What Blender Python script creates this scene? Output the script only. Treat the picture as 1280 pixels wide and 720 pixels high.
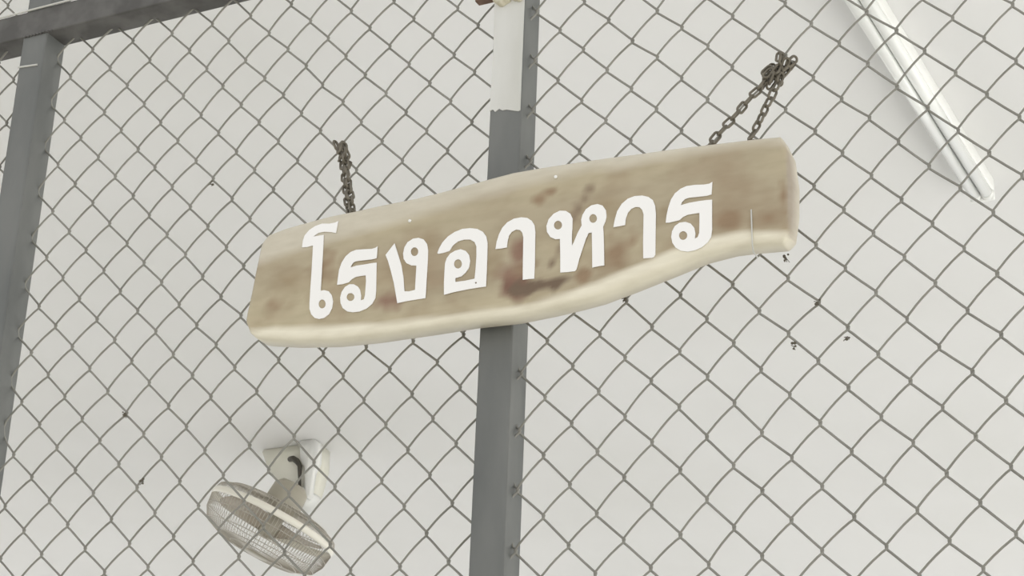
import bpy, bmesh, math, random
from mathutils import Vector, Matrix, noise
random.seed(7)
for o in list(bpy.data.objects): bpy.data.objects.remove(o, do_unlink=True)
scene = bpy.context.scene
COL = scene.collection

# ------------------------------------------------------------ camera
# fence plane is y = 0, floor is z = 0, camera 2.1 m in front of the fence at eye height
cam_data = bpy.data.cameras.new('camera'); cam = bpy.data.objects.new('camera', cam_data); COL.objects.link(cam)
R = ((0.896147015, 0.442252943, 0.036508372), (0.148365374, -0.376137783, 0.914608159), (0.418220328, -0.814206793, -0.402689775))
cam.matrix_world = Matrix(((R[0][0], R[1][0], R[2][0], 0), (R[0][1], R[1][1], R[2][1], -2.1), (R[0][2], R[1][2], R[2][2], 1.6), (0, 0, 0, 1)))
cam_data.sensor_width = 36.0; cam_data.lens = 2585.48 / 1280 * 36.0
cam_data.clip_start = 0.05; cam_data.clip_end = 200
scene.camera = cam

# ------------------------------------------------------------ light
world = bpy.data.worlds.new('overcast_sky'); scene.world = world; world.use_nodes = True
bg = world.node_tree.nodes['Background']; bg.inputs[0].default_value = (0.98, 0.99, 1.0, 1); bg.inputs[1].default_value = 0.82
sun = bpy.data.lights.new('hazy_sun', 'SUN'); sun.energy = 7.0; sun.angle = math.radians(8); sun.color = (0.97, 0.985, 1.0)
so = bpy.data.objects.new('hazy_sun', sun); COL.objects.link(so)
so.rotation_euler = Vector((0.35, 0.30, 1.0)).to_track_quat('Z', 'Y').to_euler()
vs = scene.view_settings; vs.view_transform = 'Standard'; vs.look = 'None'; vs.gamma = 1; vs.use_curve_mapping = False
vs.exposure = 0.3

# ------------------------------------------------------------ helpers
def lin(r, g, b):
    f = lambda c: (c/255/12.92 if c/255 <= 0.04045 else ((c/255+0.055)/1.055)**2.4)
    return (f(r), f(g), f(b), 1)

def material(name, c1, c2=None, scale=8, rough=0.6, metal=0, bump=0.0, detail=5, lo=0.35, hi=0.65, stretch=(1, 1, 1), attr=None):
    m = bpy.data.materials.new(name); m.use_nodes = True; nt = m.node_tree; N = nt.nodes; L = nt.links
    b = N['Principled BSDF']; b.inputs['Roughness'].default_value = rough; b.inputs['Metallic'].default_value = metal
    tc = N.new('ShaderNodeTexCoord'); mp = N.new('ShaderNodeMapping'); mp.inputs['Scale'].default_value = stretch
    L.new(tc.outputs['Object'], mp.inputs[0])
    nz = N.new('ShaderNodeTexNoise'); nz.inputs['Scale'].default_value = scale; nz.inputs['Detail'].default_value = detail
    L.new(mp.outputs[0], nz.inputs['Vector'])
    rp = N.new('ShaderNodeValToRGB'); rp.color_ramp.elements[0].position = lo; rp.color_ramp.elements[1].position = hi
    rp.color_ramp.elements[0].color = c1; rp.color_ramp.elements[1].color = c2 or c1
    L.new(nz.outputs[0], rp.inputs[0])
    if attr:
        a = N.new('ShaderNodeAttribute'); a.attribute_name = attr
        mx = N.new('ShaderNodeMix'); mx.data_type = 'RGBA'; mx.blend_type = 'MULTIPLY'; mx.inputs[0].default_value = 1
        L.new(a.outputs['Color'], mx.inputs[6]); L.new(rp.outputs[0], mx.inputs[7]); L.new(mx.outputs[2], b.inputs['Base Color'])
    else: L.new(rp.outputs[0], b.inputs['Base Color'])
    if bump:
        bp = N.new('ShaderNodeBump'); bp.inputs['Strength'].default_value = bump; bp.inputs['Distance'].default_value = 0.002
        L.new(nz.outputs[0], bp.inputs['Height']); L.new(bp.outputs[0], b.inputs['Normal'])
    return m

def translucent(name, c, alpha):
    m = material(name, c, None, rough=0.35)
    m.node_tree.nodes['Principled BSDF'].inputs['Alpha'].default_value = alpha
    return m

M_CEIL = material('white_ceiling_paint', lin(229, 228, 226), lin(234, 233, 232), scale=1.1, rough=0.85)
M_FLOOR = material('grey_concrete', lin(206, 206, 204), lin(216, 216, 213), scale=3, rough=0.8)
M_GROUND = material('bare_earth', lin(122, 120, 112), lin(138, 135, 127), scale=2, rough=0.95)
M_BOUNCE = material('pale_bounce_concrete', lin(214, 212, 206), lin(222, 220, 214), scale=3, rough=0.85)
M_FILL = material('fill_concrete', lin(186, 184, 179), lin(196, 194, 189), scale=3, rough=0.9)
M_WALL = material('white_wall_paint', lin(222, 220, 214), lin(228, 226, 221), scale=2, rough=0.85)
M_STEEL = material('grey_painted_steel', lin(96, 98, 96), lin(114, 115, 112), scale=14, rough=0.5, bump=0.15, stretch=(1, 1, 0.35))
M_RAIL = material('dark_grey_steel', lin(78, 76, 73), lin(98, 96, 93), scale=22, rough=0.6, bump=0.3, lo=0.4, hi=0.6)  # darker grey than the posts
M_WIRE = material('dull_galvanised_wire', lin(132, 130, 122), lin(146, 144, 136), scale=30, rough=0.55, metal=0.2)
M_CHAIN = material('tarnished_chain', lin(98, 92, 80), lin(124, 117, 103), scale=60, rough=0.5, metal=0.35)
M_RUST = material('rusty_brown_steel', lin(105, 80, 66), lin(130, 105, 88), scale=80, rough=0.8)
M_WOOD = material('aged_varnished_wood', (0.90, 0.89, 0.87, 1), (1, 1, 1, 1), scale=24, rough=0.45, bump=0.08, stretch=(1, 2, 3.2), attr='wood', lo=0.3, hi=0.6)
M_LETTER = material('white_letter_paint', lin(246, 244, 241), lin(249, 247, 245), scale=5, rough=0.5)
M_PATCH = material('pale_grey_paint', lin(200, 199, 192), lin(213, 212, 207), scale=18, rough=0.7, stretch=(1, 1, 0.3))
M_FOAM = material('cream_filler', lin(190, 183, 160), lin(214, 208, 188), scale=120, rough=0.9, bump=0.6)
M_WHITE = material('white_enamel', lin(236, 236, 232), lin(240, 240, 237), scale=4, rough=0.35)
M_CREAM = material('yellowed_white_plastic', lin(224, 222, 208), lin(231, 229, 218), scale=9, rough=0.45)
M_TUBE = material('unlit_tube_glass', lin(240, 241, 238), lin(243, 244, 241), scale=4, rough=0.15)
M_GREY = material('grey_cap', lin(150, 150, 146), rough=0.5)
M_DARK = material('dark_cord', lin(70, 66, 58), rough=0.6)
M_MOTOR = material('beige_plastic', lin(166, 160, 145), lin(174, 168, 153), rough=0.4)
M_GUARD = material('dull_guard_wire', lin(176, 170, 159), lin(186, 180, 169), rough=0.35, metal=0.3)
M_RIM = material('shiny_cream_rim', lin(238, 234, 222), rough=0.2)
M_BLADE = translucent('smoky_translucent_plastic', lin(188, 178, 162), 0.72)
M_DIRT = material('brown_lint', lin(96, 90, 78), rough=0.9)

def build(name, bm, mat, parent=None, smooth=False):
    me = bpy.data.meshes.new(name); bm.normal_update(); bm.to_mesh(me); bm.free()
    me.materials.append(mat)
    if smooth:
        for p in me.polygons: p.use_smooth = True
    o = bpy.data.objects.new(name, me); COL.objects.link(o)
    if parent:
        o.parent = parent; o.location = -parent.location      # meshes are written in world coordinates
    return o

def tag(o, label=None, cat=None, group=None, kind=None):
    if label: o['label'] = label
    if cat: o['category'] = cat
    if group: o['group'] = group
    if kind: o['kind'] = kind
    return o

def thing(name, loc, label, cat, group=None):
    o = bpy.data.objects.new(name, None); COL.objects.link(o); o.location = loc; o.empty_display_size = 0.1
    return tag(o, label, cat, group)

def box(bm, a, b, bevel=0.0, seg=2):
    vs_ = [bm.verts.new((x, y, z)) for x in (a[0], b[0]) for y in (a[1], b[1]) for z in (a[2], b[2])]
    fs = [bm.faces.new([vs_[i] for i in f]) for f in ((0, 1, 3, 2), (4, 6, 7, 5), (0, 4, 5, 1), (2, 3, 7, 6), (0, 2, 6, 4), (1, 5, 7, 3))]
    if bevel:
        es = list({e for f in fs for e in f.edges})
        bmesh.ops.bevel(bm, geom=es, offset=bevel, segments=seg, affect='EDGES', profile=0.5)
    return bm

def tube(bm, pts, r, n=6, closed=False, caps=True):
    pts = [Vector(p) for p in pts]; rings = []; m = len(pts); up = None
    for i, p in enumerate(pts):
        a = pts[(i-1) % m] if (closed or i) else p; b = pts[(i+1) % m] if (closed or i < m-1) else p
        d = (b-a).normalized()
        if up is None:
            up = d.orthogonal().normalized()
        up = (up - d*up.dot(d)).normalized(); s = d.cross(up)
        rr = r[i] if isinstance(r, (list, tuple)) else r
        rings.append([bm.verts.new(p + (up*math.cos(2*math.pi*k/n) + s*math.sin(2*math.pi*k/n))*rr) for k in range(n)])
    for i in range(m if closed else m-1):
        A, B = rings[i], rings[(i+1) % m]
        for k in range(n): bm.faces.new((A[k], A[(k+1) % n], B[(k+1) % n], B[k]))
    if caps and not closed:
        bm.faces.new(rings[0][::-1]); bm.faces.new(rings[-1])
    return bm

def lathe(bm, prof, origin, axis, n=32):
    """prof: list of (distance along axis, radius)"""
    ax = Vector(axis).normalized(); u = ax.orthogonal().normalized(); v = ax.cross(u); o = Vector(origin); rings = []
    for h, r in prof:
        rings.append([bm.verts.new(o + ax*h + (u*math.cos(2*math.pi*k/n) + v*math.sin(2*math.pi*k/n))*max(r, 1e-4)) for k in range(n)])
    for A, B in zip(rings, rings[1:]):
        for k in range(n): bm.faces.new((A[k], A[(k+1) % n], B[(k+1) % n], B[k]))
    bm.faces.new(rings[0][::-1]); bm.faces.new(rings[-1])
    bmesh.ops.recalc_face_normals(bm, faces=bm.faces)
    return bm

def prism(bm, poly, y0, y1, bevel=0.0):
    A = [bm.verts.new((x, y0, z)) for x, z in poly]; B = [bm.verts.new((x, y1, z)) for x, z in poly]
    bm.faces.new(A); bm.faces.new(B[::-1]); n = len(poly)
    for k in range(n): bm.faces.new((A[k], B[k], B[(k+1) % n], A[(k+1) % n]))
    bmesh.ops.recalc_face_normals(bm, faces=bm.faces)
    if bevel: bmesh.ops.bevel(bm, geom=bm.edges[:], offset=bevel, segments=2, affect='EDGES')
    return bm

NEW = bmesh.new

# ------------------------------------------------------------ the setting (an open-sided hall)
tag(build('ceiling', box(NEW(), (-8, 0.15, 4.0), (3.2, 11, 4.15)), M_CEIL), kind='structure')
tag(build('floor', box(NEW(), (-8.15, -0.6, -0.1), (2.6, 11.15, 0)), M_FLOOR), kind='structure')
tag(build('ground', box(NEW(), (-25, -25, -0.3), (30, 30, -0.101)), M_GROUND), kind='structure')
tag(build('bounce_ground_right', box(NEW(), (2.6, -6, -0.12), (18, 24, -0.02)), M_BOUNCE), kind='structure')  # unseen pale ground added to bounce sun onto the ceiling from the right
tag(build('fill_ground_left', box(NEW(), (-24, -0.6, -0.12), (-8.15, 24, -0.02)), M_FILL), kind='structure')  # added out of view to lift the ceiling's far left with reflected light
for x in (-7.9, 2.9):                       # columns carrying the roof slab, outside the picture
    for y in (0.5, 5.7, 10.7):
        tag(build('column', box(NEW(), (x-0.15, y-0.15, 0), (x+0.15, y+0.15, 4.0), 0.01), M_WALL), kind='structure')

# ------------------------------------------------------------ survey data (tenths of a millimetre in the fence plane: x, z)
LETTERS = [["o",[[-13027,27442],[-13038,27347],[-13047,27274],[-13124,27302],[-13227,27325],[-13317,27324],[-13391,27283],[-13314,27282],[-13230,27280],[-13221,26996],[-13214,26699],[-13209,26488],[-13156,26490],[-13087,26462],[-13037,26398],[-13012,26311],[-13018,26219],[-13056,26142],[-13123,26101],[-13200,26097],[-13269,26124],[-13325,26184],[-13355,26262],[-13362,26346],[-13367,26556],[-13370,26767],[-13377,27022],[-13382,27157],[-13472,27149],[-13548,27158],[-13543,27254],[-13522,27325],[-13459,27390],[-13372,27432],[-13272,27449],[-13157,27428],[-13074,27428]],[[[-13117,26291],[-13120,26264],[-13133,26245],[-13154,26236],[-13178,26240],[-13200,26255],[-13217,26279],[-13225,26308],[-13222,26334],[-13209,26354],[-13188,26363],[-13164,26359],[-13141,26343],[-13125,26319]]]],["r",[[-12411,26977],[-12439,26960],[-12495,26954],[-12618,26970],[-12725,26981],[-12806,26964],[-12876,26913],[-12927,26836],[-12957,26740],[-12965,26633],[-12970,26533],[-12894,26529],[-12797,26540],[-12759,26576],[-12704,26598],[-12623,26600],[-12554,26596],[-12544,26517],[-12544,26410],[-12545,26319],[-12557,26267],[-12600,26259],[-12602,26328],[-12624,26408],[-12661,26460],[-12721,26500],[-12787,26511],[-12850,26483],[-12894,26421],[-12909,26346],[-12897,26268],[-12859,26193],[-12789,26137],[-12707,26113],[-12609,26108],[-12507,26133],[-12431,26186],[-12391,26256],[-12387,26354],[-12394,26478],[-12401,26617],[-12407,26748],[-12472,26752],[-12586,26752],[-12700,26756],[-12789,26743],[-12775,26780],[-12745,26813],[-12688,26819],[-12574,26811],[-12476,26806],[-12412,26811],[-12410,26896]],[[[-12697,26320],[-12701,26297],[-12716,26280],[-12739,26273],[-12765,26277],[-12789,26292],[-12807,26314],[-12815,26339],[-12811,26362],[-12796,26379],[-12773,26386],[-12747,26382],[-12723,26367],[-12705,26345]]]],["ng",[[-12163,26974],[-12101,26809],[-12042,26646],[-12005,26487],[-11975,26282],[-11907,26271],[-11824,26278],[-11825,26396],[-11825,26609],[-11898,26624],[-11972,26667],[-12016,26733],[-12029,26812],[-12015,26894],[-11975,26957],[-11897,26993],[-11818,26991],[-11744,26955],[-11692,26885],[-11671,26797],[-11668,26674],[-11668,26492],[-11668,26310],[-11668,26142],[-11796,26143],[-11938,26143],[-12067,26136],[-12096,26259],[-12139,26433],[-12190,26594],[-12241,26740],[-12284,26833],[-12228,26900]],[[[-11810,26798],[-11814,26772],[-11828,26753],[-11849,26745],[-11873,26749],[-11896,26764],[-11912,26789],[-11919,26816],[-11916,26842],[-11902,26861],[-11881,26870],[-11856,26865],[-11834,26850],[-11817,26825]]]],["oang",[[-11536,26731],[-11516,26788],[-11473,26865],[-11399,26936],[-11308,26981],[-11199,27005],[-11090,26996],[-10988,26967],[-10908,26914],[-10858,26841],[-10836,26747],[-10832,26610],[-10830,26385],[-10830,26162],[-10964,26166],[-11117,26164],[-11271,26159],[-11409,26144],[-11419,26318],[-11420,26469],[-11418,26574],[-11398,26639],[-11354,26692],[-11286,26721],[-11208,26728],[-11137,26693],[-11087,26631],[-11067,26545],[-11078,26457],[-11122,26396],[-11181,26354],[-11262,26345],[-11260,26292],[-11124,26287],[-10993,26293],[-10985,26426],[-10982,26591],[-10989,26728],[-11018,26793],[-11082,26838],[-11168,26853],[-11253,26842],[-11321,26800],[-11364,26732],[-11457,26720],[-11520,26719]],[[[-11179,26523],[-11183,26496],[-11198,26477],[-11219,26468],[-11245,26473],[-11268,26489],[-11285,26514],[-11292,26542],[-11288,26569],[-11273,26589],[-11251,26597],[-11226,26593],[-11203,26577],[-11186,26552]],[[-10960,26232],[-10961,26227],[-10964,26223],[-10969,26221],[-10974,26222],[-10979,26225],[-10983,26230],[-10984,26236],[-10984,26242],[-10980,26246],[-10976,26248],[-10970,26247],[-10965,26244],[-10961,26238]]]],["aa",[[-10721,26647],[-10710,26743],[-10683,26836],[-10641,26920],[-10575,26983],[-10485,27017],[-10386,27018],[-10302,26995],[-10240,26946],[-10199,26879],[-10184,26786],[-10181,26606],[-10176,26382],[-10177,26159],[-10256,26167],[-10331,26169],[-10336,26335],[-10341,26559],[-10345,26739],[-10360,26802],[-10395,26846],[-10448,26863],[-10508,26843],[-10544,26797],[-10560,26724],[-10565,26643],[-10644,26641]],[]],["ho",[[-9830,26182],[-9837,26410],[-9848,26631],[-9910,26638],[-9978,26679],[-10026,26755],[-10036,26839],[-10009,26924],[-9943,26987],[-9862,27013],[-9780,26995],[-9719,26947],[-9687,26874],[-9687,26754],[-9691,26636],[-9685,26514],[-9664,26550],[-9615,26668],[-9562,26762],[-9572,26838],[-9555,26902],[-9512,26969],[-9440,27008],[-9359,27011],[-9292,26978],[-9247,26905],[-9238,26822],[-9251,26758],[-9279,26697],[-9269,26562],[-9261,26385],[-9254,26180],[-9326,26182],[-9410,26177],[-9414,26338],[-9421,26515],[-9427,26642],[-9468,26644],[-9503,26574],[-9544,26449],[-9584,26323],[-9617,26190],[-9639,26169],[-9734,26173]],[[[-9825,26812],[-9829,26787],[-9844,26769],[-9866,26761],[-9891,26765],[-9913,26781],[-9929,26804],[-9936,26831],[-9931,26857],[-9916,26875],[-9894,26882],[-9870,26878],[-9847,26862],[-9831,26839]],[[-9362,26818],[-9366,26793],[-9380,26775],[-9401,26767],[-9424,26771],[-9444,26786],[-9459,26810],[-9465,26837],[-9460,26862],[-9447,26880],[-9426,26888],[-9403,26883],[-9382,26868],[-9368,26845]]]],["aa",[[-9145,26662],[-9129,26755],[-9098,26868],[-9041,26954],[-8962,27009],[-8876,27027],[-8775,27016],[-8695,26983],[-8638,26931],[-8608,26852],[-8597,26747],[-8598,26500],[-8598,26211],[-8616,26182],[-8644,26175],[-8751,26186],[-8756,26382],[-8755,26600],[-8754,26761],[-8772,26823],[-8809,26867],[-8859,26881],[-8917,26864],[-8959,26821],[-8984,26751],[-8993,26665],[-9058,26662]],[]],["r",[[-7881,27029],[-7918,27012],[-7984,27013],[-8102,27031],[-8205,27035],[-8280,27015],[-8354,26967],[-8405,26892],[-8439,26791],[-8459,26695],[-8470,26602],[-8426,26594],[-8367,26599],[-8293,26604],[-8256,26635],[-8197,26655],[-8116,26655],[-8043,26653],[-8043,26528],[-8046,26393],[-8065,26343],[-8101,26327],[-8094,26394],[-8109,26472],[-8153,26533],[-8219,26567],[-8293,26570],[-8352,26538],[-8388,26476],[-8398,26402],[-8383,26324],[-8343,26256],[-8276,26204],[-8189,26177],[-8101,26180],[-8014,26204],[-7941,26254],[-7898,26314],[-7886,26410],[-7887,26576],[-7885,26796],[-7955,26804],[-8058,26808],[-8175,26808],[-8279,26797],[-8264,26835],[-8227,26867],[-8175,26876],[-8058,26866],[-7955,26859],[-7892,26866],[-7886,26941]],[[[-8195,26386],[-8200,26362],[-8215,26345],[-8236,26337],[-8259,26341],[-8281,26356],[-8295,26379],[-8301,26405],[-8296,26429],[-8281,26446],[-8260,26453],[-8236,26449],[-8215,26434],[-8200,26412]]]]]
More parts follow.
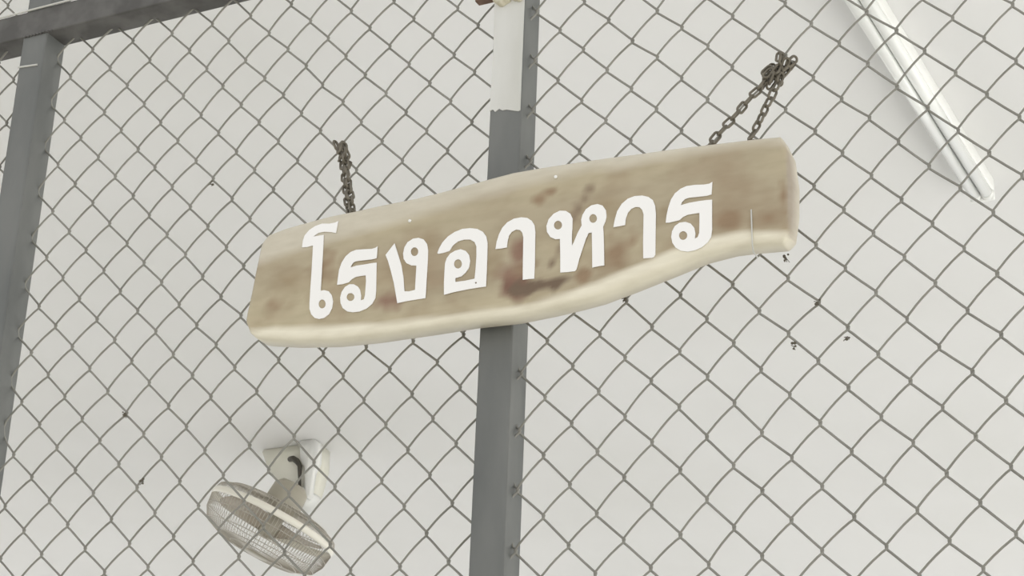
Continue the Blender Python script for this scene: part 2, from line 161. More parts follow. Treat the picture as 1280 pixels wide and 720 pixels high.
NODES = {"left": {"u0":-4,"v0":-36,"rows":[[-19470,18099,-18782,18104,-18094,18110,-17406,18115,-16718,18120,-16030,18126,-15342,18131,-14654,18137,-13966,18142,-13278,18147,-12590,18153,-11902,18158,-11214,18163,-10526,18169],[-19124,18473,-18436,18478,-17748,18484,-17060,18489,-16372,18494,-15684,18500,-14996,18505,-14308,18510,-13620,18516,-12932,18521,-12244,18526,-11556,18532,-10868,18537],[-19467,18841,-18779,18847,-18090,18852,-17402,18858,-16714,18863,-16026,18868,-15338,18874,-14650,18879,-13962,18884,-13274,18890,-12586,18895,-11898,18900,-11210,18906,-10522,18911],[-19121,19215,-18433,19221,-17745,19226,-17057,19231,-16369,19237,-15681,19242,-14993,19247,-14304,19253,-13616,19258,-12928,19263,-12240,19269,-11552,19274,-10864,19279],[-19463,19584,-18775,19589,-18087,19595,-17399,19600,-16711,19605,-16023,19611,-15335,19616,-14647,19621,-13959,19627,-13271,19632,-12583,19637,-11895,19643,-11207,19648,-10519,19653],[-19117,19958,-18429,19963,-17741,19968,-17053,19974,-16365,19979,-15677,19984,-14989,19990,-14301,19995,-13613,20000,-12925,20006,-12237,20011,-11549,20016,-10861,20022],[-19459,20326,-18771,20332,-18083,20337,-17395,20342,-16707,20347,-16018,20353,-15330,20358,-14642,20363,-13954,20369,-13268,20374,-12581,20378,-11894,20382,-11206,20388,-10516,20395],[-19113,20700,-18426,20705,-17738,20710,-17049,20715,-16359,20720,-15669,20725,-14979,20730,-14292,20735,-13610,20742,-12927,20746,-12241,20747,-11555,20750,-10864,20758],[-19456,21068,-18770,21073,-18085,21076,-17395,21080,-16701,21084,-16008,21090,-15314,21095,-14624,21099,-13945,21106,-13269,21115,-12586,21116,-11901,21116,-11215,21119,-10523,21129],[-19116,21440,-18438,21440,-17747,21443,-17048,21449,-16351,21455,-15655,21462,-14961,21466,-14275,21470,-13604,21481,-12927,21488,-12242,21487,-11558,21487,-10872,21491],[-19463,21808,-18795,21805,-18104,21807,-17400,21815,-16698,21822,-16001,21828,-15304,21835,-14612,21837,-13934,21845,-13264,21857,-12582,21860,-11898,21858,-11214,21859,-10528,21863],[-19149,22172,-18461,22174,-17755,22180,-17048,22188,-16347,22195,-15650,22203,-14955,22207,-14268,22211,-13596,22223,-12921,22232,-12237,22231,-11554,22230,-10869,22232],[-19501,22542,-18815,22542,-18111,22547,-17401,22555,-16695,22562,-15996,22570,-15300,22577,-14608,22580,-13927,22587,-13256,22601,-12576,22605,-11893,22603,-11209,22602,-10524,22604],[-19168,22913,-18467,22916,-17757,22922,-17046,22929,-16343,22937,-15646,22945,-14952,22950,-14264,22954,-13588,22967,-12925,22981,-12229,22962,-11562,22965,-10863,22974],[-19519,23284,-18821,23287,-18113,23292,-17401,23298,-16689,23313,-15996,23312,-15294,23324,-14594,23319,-13913,23315,-13249,23347,-12574,23354,-11884,23348,-11203,23346,-10517,23347],[-19173,23659,-18468,23663,-17775,23658,-17053,23668,-16335,23662,-15641,23689,-14940,23707,-14262,23683,-13583,23713,-12905,23755,-12220,23726,-11551,23694,-10857,23719],[-19522,24031,-18821,24035,-18132,24029,-17398,24035,-16679,24033,-15981,24043,-15299,24068,-14595,24052,-13917,24077,-13242,24096,-12563,24099,-11884,24090,-11195,24091,-10509,24093],[-19171,24407,-18520,24411,-17760,24411,-17034,24436,-16318,24430,-15637,24441,-14957,24447,-14257,24438,-13583,24458,-12902,24466,-12215,24460,-11541,24461,-10848,24464],[-19516,24780,-18816,24785,-18124,24787,-17385,24801,-16664,24803,-15974,24821,-15287,24827,-14588,24812,-13913,24848,-13252,24844,-12558,24838,-11883,24833,-11187,24834,-10500,24836],[-19160,25159,-18498,25156,-17752,25170,-17031,25181,-16310,25186,-15623,25201,-14937,25210,-14256,25214,-13574,25223,-12904,25214,-12206,25203,-11521,25199,-10839,25205],[-19500,25533,-18801,25536,-18110,25550,-17379,25541,-16636,25526,-15952,25539,-15277,25581,-14554,25559,-13921,25591,-13241,25589,-12552,25587,-11867,25588,-11180,25573,-10491,25574],[-19141,25909,-18484,25934,-17735,25913,-17003,25892,-16315,25924,-15612,25932,-14942,25949,-14255,25960,-13572,25955,-12927,25943,-12233,25925,-11512,25908,-10832,25940],[-19476,26280,-18779,26282,-18079,26286,-17361,26280,-16656,26290,-15967,26284,-15276,26327,-14590,26317,-13911,26325,-13238,26324,-12557,26318,-11868,26312,-11177,26309,-10486,26310],[-19117,26651,-18436,26672,-17719,26656,-16992,26652,-16307,26676,-15630,26664,-14920,26699,-14248,26691,-13573,26696,-12900,26692,-12216,26687,-11525,26684,-10834,26683],[-19453,27017,-18758,27020,-18064,27023,-17344,27015,-16653,27036,-15961,27020,-15277,27030,-14589,27052,-13909,27064,-13241,27068,-12566,27068,-11879,27069,-11190,27070,-10500,27072],[-19098,27388,-18412,27377,-17704,27385,-16999,27386,-16302,27411,-15618,27383,-14955,27432,-14248,27424,-13580,27438,-12912,27448,-12231,27454,-11545,27458,-10858,27461],[-19438,27757,-18745,27761,-18052,27768,-17332,27761,-16645,27765,-15946,27773,-15272,27766,-14588,27784,-13913,27800,-13250,27817,-12573,27827,-11889,27833,-11204,27838,-10516,27841],[-19090,28132,-18401,28145,-17699,28143,-16981,28123,-16300,28141,-15617,28143,-14925,28137,-14248,28161,-13581,28180,-12911,28193,-12229,28201,-11553,28205,-10859,28213],[-19436,28504,-18743,28508,-18051,28500,-17339,28500,-16651,28502,-15954,28509,-15256,28504,-14585,28524,-13899,28551,-13273,28568,-12567,28571,-11889,28589,-11199,28582,-10512,28586],[-19092,28882,-18407,28885,-17691,28891,-16976,28869,-16307,28888,-15613,28886,-14929,28888,-14232,28897,-13577,28920,-12903,28931,-12223,28951,-11543,28943,-10853,28954],[-19442,29257,-18748,29259,-18061,29266,-17341,29250,-16653,29263,-15940,29231,-15265,29241,-14578,29267,-13900,29296,-13254,29296,-12558,29303,-11882,29327,-11192,29320,-10506,29326],[-19099,29635,-18430,29651,-17698,29631,-16993,29622,-16302,29622,-15605,29609,-14931,29641,-14235,29636,-13570,29676,-12892,29665,-12218,29676,-11541,29700,-10845,29691],[-19449,30008,-18754,30010,-18074,30027,-17342,30006,-16643,29985,-15940,29961,-15265,29988,-14565,29997,-13928,30017,-13246,30028,-12561,30044,-11868,30035,-11184,30054,-10497,30061],[-19103,30384,-18428,30398,-17695,30375,-16983,30363,-16294,30349,-15617,30365,-14908,30341,-14225,30388,-13581,30398,-12885,30398,-12212,30416,-11523,30415,-10836,30424],[-19450,30755,-18755,30757,-18077,30774,-17338,30746,-16627,30712,-15931,30718,-15269,30711,-14560,30735,-13900,30762,-13229,30774,-12532,30756,-11850,30760,-11174,30787,-10488,30794],[-19102,31128,-18426,31131,-17699,31122,-16979,31093,-16277,31097,-15598,31107,-14905,31076,-14220,31118,-13552,31122,-12867,31122,-12196,31143,-11512,31150,-10827,31158],[-19447,31498,-18752,31501,-18074,31521,-17335,31505,-16628,31469,-15919,31463,-15259,31442,-14572,31474,-13890,31491,-13213,31502,-12532,31508,-11850,31515,-11166,31522,-10479,31530],[-19099,31871,-18401,31873,-17694,31866,-16983,31852,-16281,31840,-15592,31834,-14908,31838,-14225,31852,-13548,31867,-12869,31875,-12187,31880,-11504,31887,-10818,31895],[-19441,32239,-18749,32245,-18046,32243,-17336,32232,-16628,32217,-15933,32207,-15248,32205,-14564,32214,-13883,32229,-13205,32241,-12524,32247,-11841,32253,-11157,32260,-10467,32269],[-19092,32613,-18396,32617,-17690,32611,-16979,32596,-16277,32582,-15588,32576,-14904,32578,-14221,32591,-13541,32605,-12861,32614,-12178,32620,-11494,32627,-10805,32637]]},
 "right": {"u0":-7,"v0":-28,"rows":[[-10964,18137,-10276,18141,-9587,18145,-8899,18149,-8211,18153,-7523,18157,-6835,18161,-6146,18165,-5458,18169,-4770,18173,-4082,18177,-3394,18181,-2706,18185],[-11307,18505,-10619,18509,-9930,18513,-9242,18517,-8554,18521,-7866,18525,-7178,18529,-6490,18533,-5801,18537,-5113,18541,-4425,18545,-3737,18549,-3049,18553,-2360,18557],[-10962,18877,-10274,18881,-9585,18885,-8897,18889,-8209,18893,-7521,18897,-6833,18901,-6144,18905,-5456,18909,-4768,18913,-4080,18917,-3392,18921,-2704,18925],[-11305,19246,-10617,19250,-9928,19254,-9240,19258,-8552,19262,-7864,19266,-7176,19270,-6488,19274,-5799,19277,-5111,19281,-4423,19286,-3735,19290,-3047,19294,-2358,19298],[-10960,19618,-10271,19622,-9583,19626,-8895,19630,-8207,19634,-7519,19638,-6831,19641,-6142,19644,-5452,19647,-4764,19652,-4077,19657,-3390,19662,-2702,19666],[-11303,19986,-10614,19990,-9926,19994,-9236,19998,-8547,20000,-7862,20004,-7177,20008,-6486,20009,-5792,20009,-5102,20012,-4415,20019,-3731,20028,-3044,20034,-2356,20039],[-10957,20359,-10267,20363,-9576,20366,-8885,20366,-8201,20368,-7522,20373,-6834,20373,-6135,20369,-5440,20371,-4750,20376,-4065,20384,-3384,20398,-2699,20406],[-11300,20728,-10609,20734,-9916,20736,-9224,20735,-8538,20735,-7861,20739,-7182,20743,-6485,20737,-5784,20734,-5091,20738,-4401,20743,-3716,20752,-3039,20770,-2354,20779],[-10951,21105,-10259,21107,-9567,21106,-8878,21105,-8197,21107,-7523,21112,-6835,21110,-6132,21103,-5435,21104,-4743,21108,-4053,21112,-3369,21122,-2694,21144],[-11294,21477,-10603,21479,-9912,21478,-9220,21476,-8535,21476,-7860,21481,-7181,21483,-6483,21476,-5781,21471,-5087,21474,-4396,21477,-3706,21481,-3025,21496,-2351,21518],[-10947,21852,-10257,21850,-9565,21848,-8876,21847,-8196,21849,-7521,21855,-6833,21851,-6130,21842,-5432,21842,-4740,21845,-4049,21847,-3360,21852,-2685,21874],[-11290,22224,-10601,22223,-9911,22221,-9219,22219,-8534,22219,-7858,22224,-7178,22225,-6481,22217,-5779,22211,-5089,22230,-4393,22216,-3703,22218,-3017,22227,-2346,22255],[-10946,22597,-10256,22594,-9565,22592,-8873,22596,-8172,22567,-7538,22604,-6848,22597,-6123,22573,-5431,22569,-4723,22570,-4047,22587,-3358,22591,-2679,22608],[-11291,22970,-10601,22968,-9914,22963,-9215,22957,-8514,22949,-7865,22970,-7193,22986,-6474,22946,-5768,22946,-5080,22955,-4393,22958,-3703,22960,-3016,22967,-2343,22993],[-10947,23343,-10250,23354,-9562,23314,-8871,23339,-8193,23334,-7528,23364,-6827,23336,-6119,23319,-5428,23324,-4733,23318,-4050,23332,-3360,23336,-2678,23350],[-11294,23718,-10604,23716,-9917,23705,-9221,23717,-8520,23723,-7869,23701,-7173,23711,-6475,23701,-5780,23718,-5091,23706,-4397,23706,-3707,23709,-3020,23715,-2342,23735],[-10952,24092,-10272,24113,-9568,24074,-8872,24107,-8192,24088,-7525,24053,-6833,24083,-6128,24064,-5436,24083,-4739,24074,-4054,24083,-3365,24087,-2681,24098],[-11299,24465,-10608,24465,-9914,24472,-9222,24467,-8537,24500,-7851,24458,-7184,24469,-6492,24462,-5782,24444,-5085,24456,-4401,24455,-3712,24461,-3024,24467,-2342,24480],[-10955,24837,-10279,24854,-9567,24833,-8893,24876,-8181,24827,-7525,24824,-6836,24834,-6134,24813,-5437,24798,-4746,24844,-4059,24833,-3370,24840,-2683,24848],[-11301,25206,-10610,25207,-9920,25208,-9234,25220,-8530,25196,-7858,25205,-7183,25224,-6477,25190,-5788,25186,-5100,25186,-4406,25205,-3716,25213,-3027,25220,-2341,25225],[-10955,25575,-10271,25590,-9569,25573,-8887,25563,-8190,25559,-7536,25560,-6809,25556,-6132,25571,-5449,25576,-4747,25578,-4062,25586,-3372,25594,-2683,25600],[-11299,25942,-10609,25943,-9922,25918,-9225,25957,-8526,25922,-7863,25953,-7180,25920,-6486,25934,-5787,25956,-5099,25945,-4407,25958,-3716,25968,-3026,25976,-2339,25974],[-10953,26309,-10262,26310,-9571,26312,-8880,26311,-8196,26307,-7515,26305,-6830,26288,-6140,26321,-5445,26316,-4748,26331,-4060,26340,-3369,26349,-2680,26353],[-11295,26671,-10605,26673,-9914,26675,-9223,26677,-8535,26676,-7855,26674,-7170,26675,-6481,26682,-5792,26684,-5102,26709,-4400,26727,-3712,26720,-3021,26727,-2334,26722],[-10945,27027,-10254,27029,-9563,27034,-8873,27037,-8191,27040,-7511,27043,-6835,27053,-6137,27060,-5452,27049,-4751,27083,-4054,27090,-3363,27098,-2674,27101],[-11285,27383,-10595,27385,-9903,27389,-9212,27395,-8525,27400,-7847,27408,-7165,27417,-6475,27424,-5796,27441,-5090,27444,-4383,27472,-3704,27467,-3014,27473,-2328,27466],[-10937,27749,-10246,27752,-9554,27758,-8865,27764,-8182,27771,-7503,27781,-6805,27783,-6136,27825,-5430,27809,-4736,27842,-4046,27837,-3355,27843,-2666,27844],[-11280,28117,-10590,28119,-9903,28121,-9204,28132,-8520,28136,-7840,28145,-7170,28153,-6467,28150,-5786,28170,-5082,28203,-4378,28203,-3696,28212,-3006,28216,-2323,28208],[-10932,28486,-10257,28505,-9550,28494,-8858,28514,-8175,28502,-7499,28520,-6811,28517,-6131,28558,-5434,28577,-4725,28585,-4039,28582,-3348,28587,-2660,28586],[-11274,28853,-10584,28856,-9892,28847,-9204,28874,-8520,28879,-7850,28891,-7156,28896,-6475,28919,-5763,28933,-5080,28946,-4368,28959,-3690,28956,-3000,28959,-2320,28948],[-10926,29222,-10238,29222,-9546,29223,-8854,29256,-8170,29260,-7497,29259,-6818,29272,-6120,29277,-5427,29303,-4730,29317,-4035,29325,-3343,29330,-2657,29326],[-11268,29590,-10579,29592,-9888,29603,-9199,29572,-8522,29616,-7838,29619,-7151,29640,-6465,29649,-5773,29664,-5077,29681,-4380,29692,-3686,29699,-2998,29699,-2322,29681],[-10921,29960,-10230,29969,-9537,29960,-8860,29939,-8175,29985,-7493,29999,-6808,30012,-6119,30025,-5424,30041,-4727,30057,-4031,30066,-3341,30069,-2661,30056],[-11264,30328,-10575,30329,-9890,30321,-9200,30334,-8515,30344,-7833,30361,-7149,30375,-6463,30387,-5772,30401,-5075,30418,-4378,30432,-3686,30436,-3003,30427,-2326,30412],[-10918,30698,-10230,30699,-9542,30700,-8856,30705,-8172,30719,-7490,30737,-6805,30751,-6117,30762,-5424,30777,-4726,30793,-4033,30800,-3348,30793,-2669,30781],[-11262,31068,-10573,31068,-9885,31069,-9198,31070,-8513,31078,-7830,31096,-7146,31114,-6460,31126,-5770,31136,-5076,31149,-4382,31157,-3696,31154,-3013,31148,-2327,31149],[-10917,31438,-10229,31438,-9541,31439,-8854,31442,-8170,31454,-7487,31476,-6802,31490,-6114,31499,-5423,31507,-4732,31513,-4043,31515,-3357,31515,-2670,31517],[-11264,31815,-10573,31810,-9885,31810,-9197,31811,-8511,31819,-7828,31838,-7143,31856,-6455,31865,-5766,31871,-5077,31875,-4389,31879,-3701,31882,-3013,31886,-2325,31890],[-10920,32190,-10230,32185,-9541,32186,-8855,32193,-8170,32208,-7485,32224,-6797,32233,-6109,32238,-5421,32242,-4732,32246,-4044,32250,-3356,32254,-2668,32258],[-11268,32574,-10578,32570,-9888,32568,-9201,32574,-8515,32585,-7828,32595,-7140,32602,-6452,32606,-5764,32610,-5075,32614,-4387,32618,-3699,32622,-3011,32626,-2323,32630]]}}
BOARD_TOP = [[-14105,27458],[-13863,27507],[-13559,27534],[-13197,27561],[-12778,27565],[-12365,27581],[-11899,27585],[-11441,27613],[-10877,27663],[-10544,27688],[-10234,27684],[-9884,27672],[-9613,27663],[-9239,27644],[-8816,27615],[-8297,27588],[-7787,27550],[-7386,27523],[-6961,27479]]
BOARD_BOTTOM = [[-14392,26066],[-14050,25959],[-13618,25874],[-13016,25796],[-12430,25765],[-11630,25754],[-11072,25755],[-10469,25727],[-9985,25748],[-9668,25772],[-9353,25806],[-8939,25896],[-8428,26021],[-8024,26119],[-7674,26153],[-7427,26142],[-7085,26114]]
BOARD_LEFT = [[-14105,27458],[-14215,27326],[-14262,26931],[-14299,26573],[-14340,26264],[-14351,26131],[-14260,25961],[-14156,25901]]
BOARD_RIGHT = [[-7047,27664],[-6953,27411],[-6912,26981],[-6921,26567],[-6967,26216],[-7056,26109]]
STAINS = [[[-10415,26132],[231,196],"r"],[[-10531,26311],[231,118],"r2"],[[-10326,26330],[210,98],"b"],[[-10028,26090],[336,118],"d"],[[-10315,26042],[210,69],"d"],[[-10389,26554],[147,216],"r2"],[[-9079,26351],[231,235],"b"],[[-8904,26457],[105,157],"b"],[[-9552,26085],[105,127],"b"],[[-9464,27230],[84,108],"d2"],[[-9535,27113],[84,108],"d2"],[[-9607,26997],[84,108],"d2"],[[-9678,26870],[84,108],"d2"],[[-9768,26661],[94,118],"d2"],[[-9859,26485],[94,118],"d2"],[[-9950,26320],[74,98],"d2"],[[-10141,27215],[105,69],"b"],[[-10003,27298],[105,69],"b"],[[-9279,26991],[315,196],"c"],[[-12234,26199],[210,147],"r2"],[[-12071,26677],[315,294],"c"],[[-11687,26943],[147,196],"c"],[[-10822,26467],[210,294],"c"],[[-11343,25855],[315,78],"c"],[[-7221,26458],[189,127],"b"],[[-7004,26685],[63,196],"b"],[[-7742,26511],[210,176],"b"],[[-13956,27201],[126,49],"b"],[[-14102,27180],[74,78],"b"],[[-13874,26359],[168,137],"b"],[[-13752,26733],[210,176],"c"],[[-13184,26696],[210,294],"b"],[[-8497,26784],[147,196],"c"],[[-10868,27460],[315,98],"c"],[[-11893,27482],[210,78],"c"]]
SAP_LOW = [[-14276,26119],[-13849,26099],[-13183,25997],[-12246,25887],[-11455,25872],[-10795,25875],[-10254,25843],[-9830,25880],[-9413,25958],[-9001,26056],[-8493,26198],[-7991,26318],[-7496,26313],[-6916,26211]]
SAP_HIGH = [[-14060,27012],[-13401,27128],[-12808,27184],[-12225,27238],[-11424,27318],[-10753,27383],[-10095,27469],[-9448,27477],[-8814,27441],[-8194,27428],[-7586,27414],[-6944,27349]]
PATCH = [[-11110,30431],[-11094,29793],[-11109,28855],[-11064,28869],[-11027,28826],[-10971,28861],[-10923,28827],[-10865,28827],[-10784,28798],[-10691,28767],[-10646,28781],[-10623,29092],[-10625,29448],[-10625,29747],[-10603,29778],[-10618,30168],[-10611,30312]]
DEBRIS = {"L":[[-15598,28796],[-16216,24504],[-16640,25518]],"R":[[-6810,25550],[-7119,25049],[-6471,25071],[-7185,26170],[-9229,25986]]}

# ------------------------------------------------------------ steel frame
frame = thing('steel_fence_frame', (-1.09, 0, 0), 'grey painted square-tube steel fence frame carrying the wire mesh', 'fence frame')
YA, YB2 = -0.020, 0.025
def post(x0, x1, z1, mat=M_STEEL):
    return build('post', box(NEW(), (x0, YA, 0.0), (x1, YB2, z1), 0.003), mat, frame, True)
def shade_flat_big(o):
    m = o.modifiers.new('edges', 'WEIGHTED_NORMAL'); m.keep_sharp = False; m.weight = 100
LP = post(-1.917, -1.872, 3.95); CP = post(-1.1115, -1.0655, 3.1795); post(-0.262, -0.216, 3.1795); post(-2.722, -2.677, 3.1795)
rail = build('top_rail', box(NEW(), (-2.70, YA-0.0006, 3.180), (-0.216, YB2, 3.2255), 0.003), M_RAIL, frame, True)
low = build('bottom_rail', box(NEW(), (-2.70, YA+0.001, 1.815), (-0.216, YB2-0.001, 1.860), 0.003), M_STEEL, frame, True)
for o in (LP, CP, rail, low): shade_flat_big(o)
rail['label'] = 'darker top rail'
# thin pale bead along the upper front arris of the rail
o = build('edge_bead', tube(NEW(), [(-2.3+i*0.1, YA-0.0018, 3.2262+0.0003*math.sin(i*1.7)) for i in range(7)], 0.0017, 6), M_PATCH, frame, True)
o['label'] = 'pale line along the rail edge'
# weld seam across the left post just under the rail
o = build('weld_seam', tube(NEW(), [(-1.9165+i*0.006, YA-0.0008, 3.1285-0.00055*i+0.0004*random.random()) for i in range(7)], 0.0016, 6), M_PATCH, frame, True)
o['label'] = 'pale weld seam on the left post'
# blotchy welds where rail meets post
bm = NEW()
for k in range(9):
    x = -1.915+0.006*k; tube(bm, [(x, YA-0.0008, 3.181), (x+0.005, YA-0.0015, 3.1795+0.001*random.random())], 0.0018, 6)
build('weld_seam', bm, M_RAIL, frame, True)
# paint patch with a ragged lower edge on the middle post
poly = [(min(x/1e4, -1.0668), z/1e4) for x, z in PATCH]
poly = [(max(x, -1.1112), z) for x, z in poly]
poly = [(-1.1112, 3.10)] + poly + [(-1.0668, 3.10)]
o = build('paint_patch', prism(NEW(), poly, YA-0.0009, YA+0.0005), M_PATCH, frame)
o['label'] = 'pale grey brushed paint patch with ragged lower edge'
bm = NEW()
for k in range(10):
    bmesh.ops.create_icosphere(bm, subdivisions=2, radius=random.uniform(0.004, 0.0075), matrix=Matrix.Translation((-1.107+0.0042*k, YA-0.002, 3.049+random.uniform(-0.003, 0.004))))
o = build('filler_bead', bm, M_FOAM, frame, True); o['label'] = 'crumbly cream filler on the middle post'
bm = box(NEW(), (-1.140, YA-0.002, 3.0565), (-1.1125, YA+0.010, 3.069), 0.001)
o = build('bracket', bm, M_RUST, frame); o['label'] = 'small brown steel bracket'

# ------------------------------------------------------------ chain-link panels: every vertical zigzag wire is a part
RW = 0.00150; HK = 0.0020
def clip_run(pts, x0, x1, z0, z1):
    runs = []; cur = []
    if not any(x0 < p[0] < x1 and z0 < p[2] < z1 for p in pts): return []
    pts = [Vector((min(max(p[0], x0), x1), p[1], p[2])) for p in pts]      # edge wires run on inside the post's wall
    inside = lambda p: z0 <= p[2] <= z1
    def cut(a, b):
        lo, hi = 0.0, 1.0                                   # a inside, b outside
        for _ in range(12):
            m = (lo+hi)/2; q = a.lerp(b, m)
            if inside(q): lo = m
            else: hi = m
        return a.lerp(b, lo)
    for i, p in enumerate(pts):
        if inside(p):
            if not cur and i and not inside(pts[i-1]): cur.append(cut(p, pts[i-1]))
            cur.append(p)
        else:
            if cur: cur.append(cut(cur[-1], p)); runs.append(cur); cur = []
    if cur: runs.append(cur)
    return [r for r in runs if len(r) > 1 and (r[0]-r[-1]).length > 0.004]

def wire_path(get, k, vr, y):
    """zigzag of column k: at row v the wire sits on node (k or k+1, v)"""
    pts = []; prev = None
    for v in vr:
        right = (k+v) % 2 != 0
        n = get(k+1 if right else k, v)
        if n is None: prev = None; continue
        n = Vector((n[0], y, n[1])); sgn = 1 if right else -1
        if prev is not None:
            a, b = prev; d = n-a; rising = (d.x*d.z > 0)      # '/' strands lie in front and bow, '\' strands lie behind
            yo = -0.0021 if rising else 0.0021
            a = a+Vector((0, 0, HK)); e_ = n-Vector((0, 0, HK)); d = e_-a
            bow = Vector((-d.z, 0, d.x)).normalized() * (0.0009 if rising else 0.0001) * (1 if d.z > 0 else -1)
            for f in ((0.12, 0.35, 0.6, 0.86) if rising else (0.12, 0.5, 0.88)):
                w = 4*f*(1-f) if not rising else 4*f*(1-f)
                q = a.lerp(e_, f) + bow*w; q.y = y+yo*(1 if 0.2 < f < 0.8 else 0.75)
                pts.append(q)
        jx = random.uniform(-.0003, .0003)
        pts.append(n + Vector((sgn*0.0010+jx, -0.0006*sgn, -HK*0.8))); pts.append(n + Vector((sgn*0.0010+jx, 0.0006*sgn, HK*0.8)))
        prev = (n, right)
    return pts

def mesh_panel(get, cols, vr, y, x0, x1, z0, z1, label, group='chain-link mesh panels'):
    t = thing('chain_link_panel', ((x0+x1)/2, y, z0), label, 'wire mesh', group)
    for k in cols:
        pts = wire_path(get, k, vr, y); runs = clip_run(pts, x0, x1, z0, z1)
        if not runs: continue
        bm = NEW()
        for r in runs: tube(bm, r, RW, 6)
        build('wire', bm, M_WIRE, t, True)
    return t

def node_getter(D):
    tab = {}
    for i, row in enumerate(D['rows']):
        v = D['v0']+i; u = D['u0'] + ((D['u0']+v) % 2)
        for j in range(0, len(row), 2):
            tab[(u, v)] = (row[j]/1e4, row[j+1]/1e4); u += 2
    return tab
for side, y, x0, x1 in (('left', 0.013, -1.873, -1.110), ('right', 0.0, -1.070, -0.260)):
    tab = node_getter(NODES[side]); us = [u for u, v in tab]; vs2 = [v for u, v in tab]
    t = mesh_panel(lambda u, v: tab.get((u, v)), range(min(us), max(us)), range(min(vs2), max(vs2)+1), y, x0, x1, 1.858, 3.182,
        'diamond wire mesh panel between the left and middle posts, behind the sign' if side == 'left' else 'diamond wire mesh panel to the right of the middle post')
    for x, z in DEBRIS['left' if side == 'left' else 'right'] if False else DEBRIS['L' if side == 'left' else 'R']:
        bm = NEW(); x /= 1e4; z /= 1e4
        for q in range(5):
            bmesh.ops.create_icosphere(bm, subdivisions=1, radius=random.uniform(0.001, 0.0022), matrix=Matrix.Translation((x+random.uniform(-.003, .003), y-0.004+random.uniform(-.001, .001), z+random.uniform(-.004, .004))))
        for q in range(3):
            a = Vector((x, y-0.003, z)); tube(bm, [a, a+Vector((random.uniform(-.006, .006), -0.002, random.uniform(-.008, .002)))], 0.0005, 4)
        build('lint', bm, M_DIRT, t)
# panels left of the left post: below and above the rail
def plain(u, v): return (-1.80253+0.0344*u+0.00019*v-0.006, 3.14724+0.00027*u+0.03712*v+PZ)
PZ = -0.020
mesh_panel(plain, range(-27, -2), range(-36, 3), 0.005, -2.68, -1.914, 1.858, 3.182, 'sliver of wire mesh left of the left post, under the rail')
PZ = 0.008
mesh_panel(plain, range(-27, -2), range(1, 20), 0.005, -2.68, -1.914, 3.223, 3.80, 'scrap of wire mesh left of the left post, above the rail')

# ------------------------------------------------------------ wooden sign
sign = thing('hanging_sign', (-1.06, -0.043, 2.60), 'live-edge wooden plank sign hung on chains with white painted lettering', 'sign')
FR, BK = -0.060, -0.026
def interp(tab, x):
    if x <= tab[0][0]: return tab[0][1]
    for (a, b), (c, d) in zip(tab, tab[1:]):
        if x <= c: return b+(d-b)*(x-a)/(c-a)
    return tab[-1][1]
S = lambda t: [(a/1e4, b/1e4) for a, b in t]
TOP, BOT = S(BOARD_TOP), S(BOARD_BOTTOM)
def normed(tab):
    tab = sorted([(z, x) for x, z in S(tab)]); z0, z1 = tab[0][0], tab[-1][0]
    return [((z-z0)/(z1-z0), x) for z, x in tab]
LEFT, RIGHT = normed(BOARD_LEFT), normed(BOARD_RIGHT)
SL, SH = S(SAP_LOW), S(SAP_HIGH)
def mixc(a, b, f):
    f = max(0, min(1, f)); return tuple(a[i]+(b[i]-a[i])*f for i in range(3))
HEART, HEARTL, SAPT, SAPB = lin(176, 163, 137)[:3], lin(190, 178, 148)[:3], lin(206, 198, 180)[:3], lin(236, 229, 209)[:3]
DRK = {'r2': lin(140, 108, 88)[:3], 'd2': lin(128, 108, 86)[:3], 'c': lin(158, 140, 110)[:3], 'r': lin(126, 92, 74)[:3], 'd': lin(112, 92, 72)[:3], 'b': lin(148, 124, 96)[:3]}
def wood(x, z):
    n1 = noise.noise((x*7, z*22, 1.3)); n2 = noise.noise((x*22, z*45, 7.7)); n3 = noise.noise((x*30, z*30, 3.1)); n4 = noise.noise((x*75, z*90, 5.5)); n5 = noise.noise((x*11, z*13, 9.2))
    zl = interp(SL, x)+0.004*n1; zh = interp(SH, x)+0.005*n1
    c = mixc(HEARTL, HEART, 0.5+0.8*n1+(x+1.3)*0.6); c = mixc(c, DRK['b'], 0.12+0.3*n2+0.5*n5+0.15*n4)
    for (cx, cz), (rx, rz), k in STAINS:
        dx = (x-cx/1e4)/(rx/1e4); dz = (z-cz/1e4)/(rz/1e4)
        d = math.sqrt(dx*dx+dz*dz)+0.75*n3+0.5*n2+0.5*n4
        c = mixc(c, DRK[k], (1.15-d)*{'r2': 1.0, 'd2': 1.0, 'c': 0.7, 'r': 1.5, 'd': 1.7, 'b': 1.0}[k])
    c = mixc(c, SAPT, (z-zh)/0.016+0.35+0.2*n2)
    c = mixc(c, SAPB, (zl-z)/0.008+0.6+0.25*n2); c = mixc(c, lin(172, 160, 144)[:3], (x+0.6985+0.001*n3)/0.004)
    return c
ts = [0, .008, .02, .04, .07] + [0.1+0.8*i/44 for i in range(45)] + [.93, .96, .98, .992, 1]
ss = [0, .0015, .004, .008, .013] + [0.02+0.96*i/190 for i in range(191)] + [.987, .992, .996, .9985, 1]
bm = NEW(); lay = bm.loops.layers.float_color.new('wood'); vc = {}
def bpt(s, t):
    xl, xr = interp(LEFT, t), interp(RIGHT, t); x = xl+(xr-xl)*s
    return x, interp(BOT, x)+(interp(TOP, x)-interp(BOT, x))*t, xl, xr
def prof(d, r): return 0 if d >= r else r-math.sqrt(max(0, r*r-(r-d)**2))
grid = {}
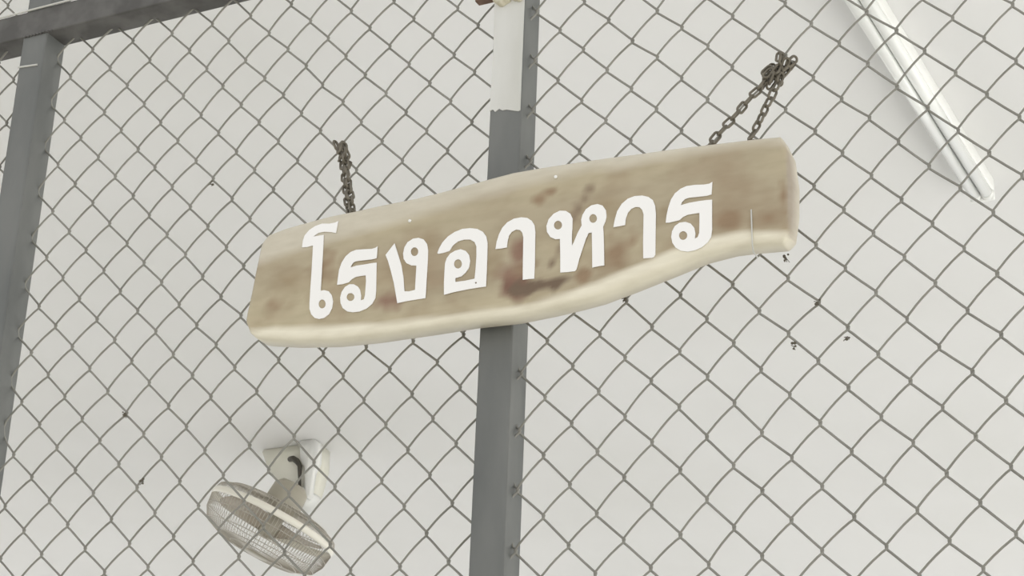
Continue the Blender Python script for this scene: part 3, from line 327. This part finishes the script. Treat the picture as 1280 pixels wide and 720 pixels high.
for side in (0, 1):
    for i, s in enumerate(ss):
        for j, t in enumerate(ts):
            x, z, xl, xr = bpt(s, t); h = interp(TOP, x)-interp(BOT, x)
            e = max(prof((1-t)*h, 0.007), prof(t*h, 0.009), prof(s*(xr-xl), 0.007), prof((1-s)*(xr-xl), 0.005))
            und = 0.0007*noise.noise((x*9, z*25, 2))
            y = (FR+e+und) if side == 0 else (BK-min(e, 0.006))
            v = bm.verts.new((x, y, z)); grid[side, i, j] = v; vc[v] = wood(x, z) if side == 0 else SAPT
ns, nt_ = len(ss), len(ts)
for i in range(ns-1):
    for j in range(nt_-1):
        bm.faces.new((grid[0, i, j], grid[0, i+1, j], grid[0, i+1, j+1], grid[0, i, j+1]))
        bm.faces.new((grid[1, i, j], grid[1, i, j+1], grid[1, i+1, j+1], grid[1, i+1, j]))
for i in range(ns-1):
    bm.faces.new((grid[0, i, 0], grid[1, i, 0], grid[1, i+1, 0], grid[0, i+1, 0]))
    bm.faces.new((grid[0, i, nt_-1], grid[0, i+1, nt_-1], grid[1, i+1, nt_-1], grid[1, i, nt_-1]))
for j in range(nt_-1):
    bm.faces.new((grid[0, 0, j], grid[0, 0, j+1], grid[1, 0, j+1], grid[1, 0, j]))
    bm.faces.new((grid[0, ns-1, j], grid[1, ns-1, j], grid[1, ns-1, j+1], grid[0, ns-1, j+1]))
bmesh.ops.recalc_face_normals(bm, faces=bm.faces)
for f in bm.faces:
    for l in f.loops: l[lay] = (*vc[l.vert], 1)
build('board', bm, M_WOOD, sign, True)
# painted letters: flat outlines with their counters, 0.6 mm proud of the wood
def letter(outline, holes):
    cu = bpy.data.curves.new('letter', 'CURVE'); cu.dimensions = '2D'; cu.fill_mode = 'BOTH'; cu.extrude = 0.0004
    for ring_ in [outline]+holes:
        sp = cu.splines.new('POLY'); sp.points.add(len(ring_)-1); sp.use_cyclic_u = True
        for p, (x, z) in zip(sp.points, ring_): p.co = (x/1e4, z/1e4, 0, 1)
    ob = bpy.data.objects.new('tmp', cu); COL.objects.link(ob); bpy.context.view_layer.update()
    me = bpy.data.meshes.new_from_object(ob.evaluated_get(bpy.context.evaluated_depsgraph_get()))
    bpy.data.objects.remove(ob)
    for v in me.vertices: x, z, d = v.co; v.co = (x, FR-0.0009-d, z)
    me.materials.clear(); me.materials.append(M_LETTER)
    o = bpy.data.objects.new('letter', me); COL.objects.link(o); o.parent = sign; o.location = -sign.location
    return o
for nm, out_, holes in LETTERS: letter(out_, holes)
o = build('string', tube(NEW(), [(-0.7402, FR-0.0008, 2.6579), (-0.7396, FR-0.0012, 2.63), (-0.7391, FR-0.0012, 2.612), (-0.7390, FR+0.002, 2.6045), (-0.7389, -0.045, 2.6035)], 0.0009, 6), M_PATCH, sign, True)
o['label'] = 'thin pale line near the right end'
for x, z in ((-1.1965, 2.7255), (-0.9935, 2.7490)):          # small bright nail heads
    bm = NEW(); bmesh.ops.create_icosphere(bm, subdivisions=2, radius=0.0023, matrix=Matrix.Translation((x, FR-0.0004, z))); build('nail', bm, M_WHITE, sign, True)

# ------------------------------------------------------------ chains: every link is a part
bm = NEW(); LL, LWd, LR = 0.0105, 0.0066, 0.00172       # half straight + end arcs
cl = []
for k in range(20):
    a = 2*math.pi*k/20; c, s_ = math.cos(a), math.sin(a)
    cl.append((c*LWd*0.62, 0, s_*LWd*0.62 + (LL-LWd)*(1 if s_ > 0 else -1)*0.95))
tube(bm, cl, LR, 6, closed=True)
link_mesh = bpy.data.meshes.new('link'); bm.normal_update(); bm.to_mesh(link_mesh); bm.free(); link_mesh.materials.append(M_CHAIN)
for p in link_mesh.polygons: p.use_smooth = True
def add_link(par, pos, d, spin):
    o = bpy.data.objects.new('link', link_mesh); COL.objects.link(o); o.parent = par
    d = Vector(d).normalized(); q = d.to_track_quat('Z', 'Y') @ Matrix.Rotation(spin, 3, 'Z').to_quaternion()
    o.rotation_mode = 'QUATERNION'; o.rotation_quaternion = q; o.location = Vector(pos)-par.location
    return o
def strand(par, a, b, pitch=0.0128, spin0=0.3, sag=0.0, jitter=0.12):
    a, b = Vector(a), Vector(b); L_ = (b-a).length; n = max(2, round(L_/pitch)+1)
    for i in range(n):
        f = i/(n-1); p = a.lerp(b, f)+Vector((0, 0, -sag*4*f*(1-f)))
        add_link(par, p, (b-a)+Vector((random.uniform(-.1, .1), random.uniform(-.1, .1), random.uniform(-.1, .1)))*(b-a).length, spin0+(math.pi/2)*(i % 2)+random.uniform(-jitter, jitter)*2)
cr = thing('chain', (-0.72, -0.012, 2.87), 'steel chain looped in a V from the mesh to the right end of the sign', 'chain', 'chains holding the sign')
strand(cr, (-0.8010, -0.040, 2.7640), (-0.7330, -0.014, 2.8560), spin0=0.2)
strand(cr, (-0.7445, -0.042, 2.7660), (-0.7180, -0.014, 2.8520), spin0=0.4)
# the bunched end wound round the mesh
for i in range(22):
    f = i/21; c = Vector((-0.7345, -0.012, 2.8530)).lerp(Vector((-0.7120, -0.006, 2.8790)), f)
    off = Vector((math.sin(i*2.4)*0.0085, math.cos(i*2.4)*0.008, math.cos(i*1.9)*0.006))
    add_link(cr, c+off, (0.6+random.uniform(-.6, .4), random.uniform(-.5, .5), 1.0), i*1.1)
PL = ((-1.2999, -0.040, 2.7623), (-1.2925, -0.044, 2.7610), (-1.3404, -0.010, 2.8838), (-1.3315, -0.016, 2.8791), (-1.3460, -0.006, 2.8890))
clf = thing('chain', (-1.33, -0.012, 2.88), 'short tightly doubled chain tying the left part of the sign to the mesh', 'chain', 'chains holding the sign')
strand(clf, PL[0], PL[2], pitch=0.0115, spin0=0.1, jitter=0.4)
strand(clf, PL[1], PL[3], pitch=0.0115, spin0=1.3, jitter=0.4)
for i in range(9):
    f = i/8; c = Vector(PL[3]).lerp(Vector(PL[0]), 0.25*(1-f)).lerp(Vector(PL[4]), f)
    off = Vector((math.sin(i*2.4)*0.004, math.cos(i*2.4)*0.006, 0))
    add_link(clf, c+off, (random.uniform(-.5, .3), random.uniform(-.5, .5), 1.0), i*1.3)
for x, rr in ((-0.8030, 0), (-0.7450, 0), (-1.3135, 0)):     # eyes screwed into the top edge of the plank
    zt = interp(TOP, x); c = Vector((x, -0.041, zt+0.0035)); bm = NEW()
    tube(bm, [c+Vector((math.cos(a)*0.0042, math.sin(a)*0.0018, math.sin(a)*0.0042)) for a in [2*math.pi*k/14 for k in range(14)]], 0.0011, 6, closed=True)
    tube(bm, [c+Vector((0, 0, -0.004)), c+Vector((0, 0, -0.014))], 0.0012, 6)
    build('screw_eye', bm, M_RUST, sign, True)

# ------------------------------------------------------------ twin-tube ceiling light
lamp = thing('ceiling_tube_light', (-1.083, 2.0, 4.0), 'unlit white twin-tube fluorescent light fixed to the ceiling at upper right', 'ceiling light')
y0, y1 = 1.33, 2.585
build('batten', box(NEW(), (-1.112, y0, 3.962), (-1.052, y1, 4.0), 0.006, 3), M_WHITE, lamp, True)
for x in (-1.0975, -1.0675):
    build('tube', tube(NEW(), [(x, y0+0.03, 3.951), (x, y1-0.03, 3.951)], 0.0146, 20), M_TUBE, lamp, True)
    for ya, yb in ((y0+0.012, y0+0.03), (y1-0.03, y1-0.012)):
        o = build('tube_cap', tube(NEW(), [(x, ya, 3.951), (x, yb, 3.951)], 0.0150, 20), M_WHITE, lamp, True)
for ya, yb in ((y0, y0+0.014), (y1-0.014, y1)):
    build('lamp_holder', box(NEW(), (-1.113, ya, 3.938), (-1.052, yb, 3.963), 0.003), M_WHITE, lamp, True)
    for x in (-1.0975, -1.0675):
        build('end_cap', tube(NEW(), [(x, ya-0.001, 3.946), (x, yb+0.0015, 3.946)], 0.005, 10), M_GREY, lamp, True)
for k in range(7):
    y = y0+0.13+k*0.165
    bm = box(NEW(), (-1.0860, y, 3.953), (-1.0790, y+0.012, 3.963)); o = build('screw', bm, M_GREY, lamp)

# ------------------------------------------------------------ ceiling fan with wire guard
fan = thing('ceiling_fan', (-3.82, 3.72, 4.0), 'orbiting guarded fan on a white bracket fixed to the ceiling at lower left', 'fan')
C = Vector((-3.7976, 3.5801, 3.6785)); n = Vector((-0.3625, -0.1848, -0.9135)).normalized(); view = (Vector((-3.7976, 3.5801, 3.6785))-Vector((0, -2.1, 1.6))).normalized(); n = (n+view*0.07).normalized(); e = Vector((0.6897, 0.6061, -0.3963)); e = (e-n*e.dot(n)).normalized(); g = n.cross(e)
def P(r, a, h): return C + (e*math.cos(a)+g*math.sin(a))*r + n*h
TAU = 2*math.pi
RF = 0.232
# rim: flat band
bm = NEW(); NB = 96; prev = None; rows = []
for k in range(NB):
    a = TAU*k/NB; rows.append([bm.verts.new(P(r, a, h)) for r, h in ((RF, -0.012), (RF+0.004, 0), (RF, 0.012), (RF-0.003, 0.012), (RF-0.003, -0.012))])
for k in range(NB):
    A, B = rows[k], rows[(k+1) % NB]
    for j in range(5): bm.faces.new((A[j], A[(j+1) % 5], B[(j+1) % 5], B[j]))
bmesh.ops.recalc_face_normals(bm, faces=bm.faces)
o = build('guard_rim', bm, M_RIM, fan, True); o['label'] = 'bright cream guard rim'
def guard(prof_, nrad, rings):
    bm = NEW()
    for k in range(nrad):
        a = TAU*k/nrad; tube(bm, [P(r, a, h) for r, h in prof_], 0.0011, 3, caps=False)
    for r, h in rings: tube(bm, [P(r, TAU*k/48, h) for k in range(48)], 0.0016, 4, closed=True)
    return bm
build('front_guard', guard([(RF-.002, 0.01), (0.224, 0.055), (0.204, 0.090), (0.150, 0.112), (0.05, 0.122)], 116, [(0.226, .045), (0.204, 0.090), (0.150, 0.112), (0.10, .118)]), M_GUARD, fan)
build('rear_guard', guard([(RF-.002, -0.01), (0.222, -0.03), (0.185, -0.048), (0.12, -0.058), (0.06, -0.06)], 84, [(0.215, -.034), (0.185, -.048), (0.12, -0.058)]), M_GUARD, fan)
build('badge', lathe(NEW(), [(0.117, 0.05), (0.125, 0.048), (0.129, 0.03)], C, n, 32), M_MOTOR, fan, True)
build('motor_housing', lathe(NEW(), [(-0.150, 0.02), (-0.148, 0.045), (-0.13, 0.062), (-0.055, 0.068), (-0.045, 0.06), (-0.02, 0.03)], C, n, 32), M_MOTOR, fan, True)
build('hub', lathe(NEW(), [(-0.02, 0.03), (0.04, 0.036), (0.055, 0.028), (0.06, 0.01)], C, n, 24), M_MOTOR, fan, True)
for b in range(3):
    bm = NEW(); G = []
    for i in range(11):
        r = 0.03+0.178*i/10; f = i/10; w = 0.30+0.55*math.sin(math.pi*min(1, f*0.75+0.15)); row = []
        for j in range(9):
            q = j/8-0.5; a = b*TAU/3+0.3+q*w*1.25+f*0.25; row.append(P(r*(1-0.12*abs(q*2)**3*f), a, 0.02+q*0.055*(1-0.3*f)))
        G.append(row)
    F = [[bm.verts.new(p) for p in r_] for r_ in G]; Bk = [[bm.verts.new(p-n*0.0016) for p in r_] for r_ in G]
    for i in range(10):
        for j in range(8):
            bm.faces.new((F[i][j], F[i+1][j], F[i+1][j+1], F[i][j+1])); bm.faces.new((Bk[i][j], Bk[i][j+1], Bk[i+1][j+1], Bk[i+1][j]))
    for i in range(10):
        for j in (0, 8): bm.faces.new((F[i][j], F[i+1][j], Bk[i+1][j], Bk[i][j]))
    for j in range(8):
        for i in (0, 10): bm.faces.new((F[i][j], F[i][j+1], Bk[i][j+1], Bk[i][j]))
    bmesh.ops.recalc_face_normals(bm, faces=bm.faces)
    build('blade', bm, M_BLADE, fan, True)
# bracket on the ceiling
br = build('ceiling_bracket', prism(NEW(), [(-3.955, 4.0), (-3.725, 4.0), (-3.722, 3.92), (-3.735, 3.86), (-3.75, 3.80), (-3.79, 3.79), (-3.85, 3.835), (-3.92, 3.92)], 3.70, 3.80, 0.006), M_CREAM, fan, True)
br['label'] = 'yellowed white tapering bracket'
o = build('bracket_flange', prism(NEW(), [(-3.775, 4.0), (-3.716, 4.0), (-3.700, 3.985), (-3.697, 3.91), (-3.714, 3.885), (-3.722, 3.79), (-3.738, 3.785), (-3.744, 3.90), (-3.765, 3.925)], 3.665, 3.705, 0.004), M_WHITE, fan, True)
o['label'] = 'white rounded flange'
build('bracket_foot', prism(NEW(), [(-3.85, 3.842), (-3.79, 3.832), (-3.735, 3.822), (-3.735, 3.80), (-3.79, 3.77), (-3.81, 3.79)], 3.66, 3.78, 0.004), M_WHITE, fan, True)
o = build('cord', tube(NEW(), [(-3.822, 3.69, 3.944), (-3.80, 3.675, 3.940), (-3.778, 3.668, 3.925), (-3.764, 3.668, 3.905), (-3.762, 3.668, 3.87), (-3.757, 3.668, 3.82), (-3.76, 3.66, 3.78)], [0.010, 0.010, 0.011, 0.009, 0.006, 0.005, 0.005], 8), M_DARK, fan, True)
o['label'] = 'short dark power cord'
build('neck', tube(NEW(), [(-3.765, 3.70, 3.81), (-3.755, 3.66, 3.80), (-3.75, 3.62, 3.795)], 0.022, 16), M_MOTOR, fan, True)
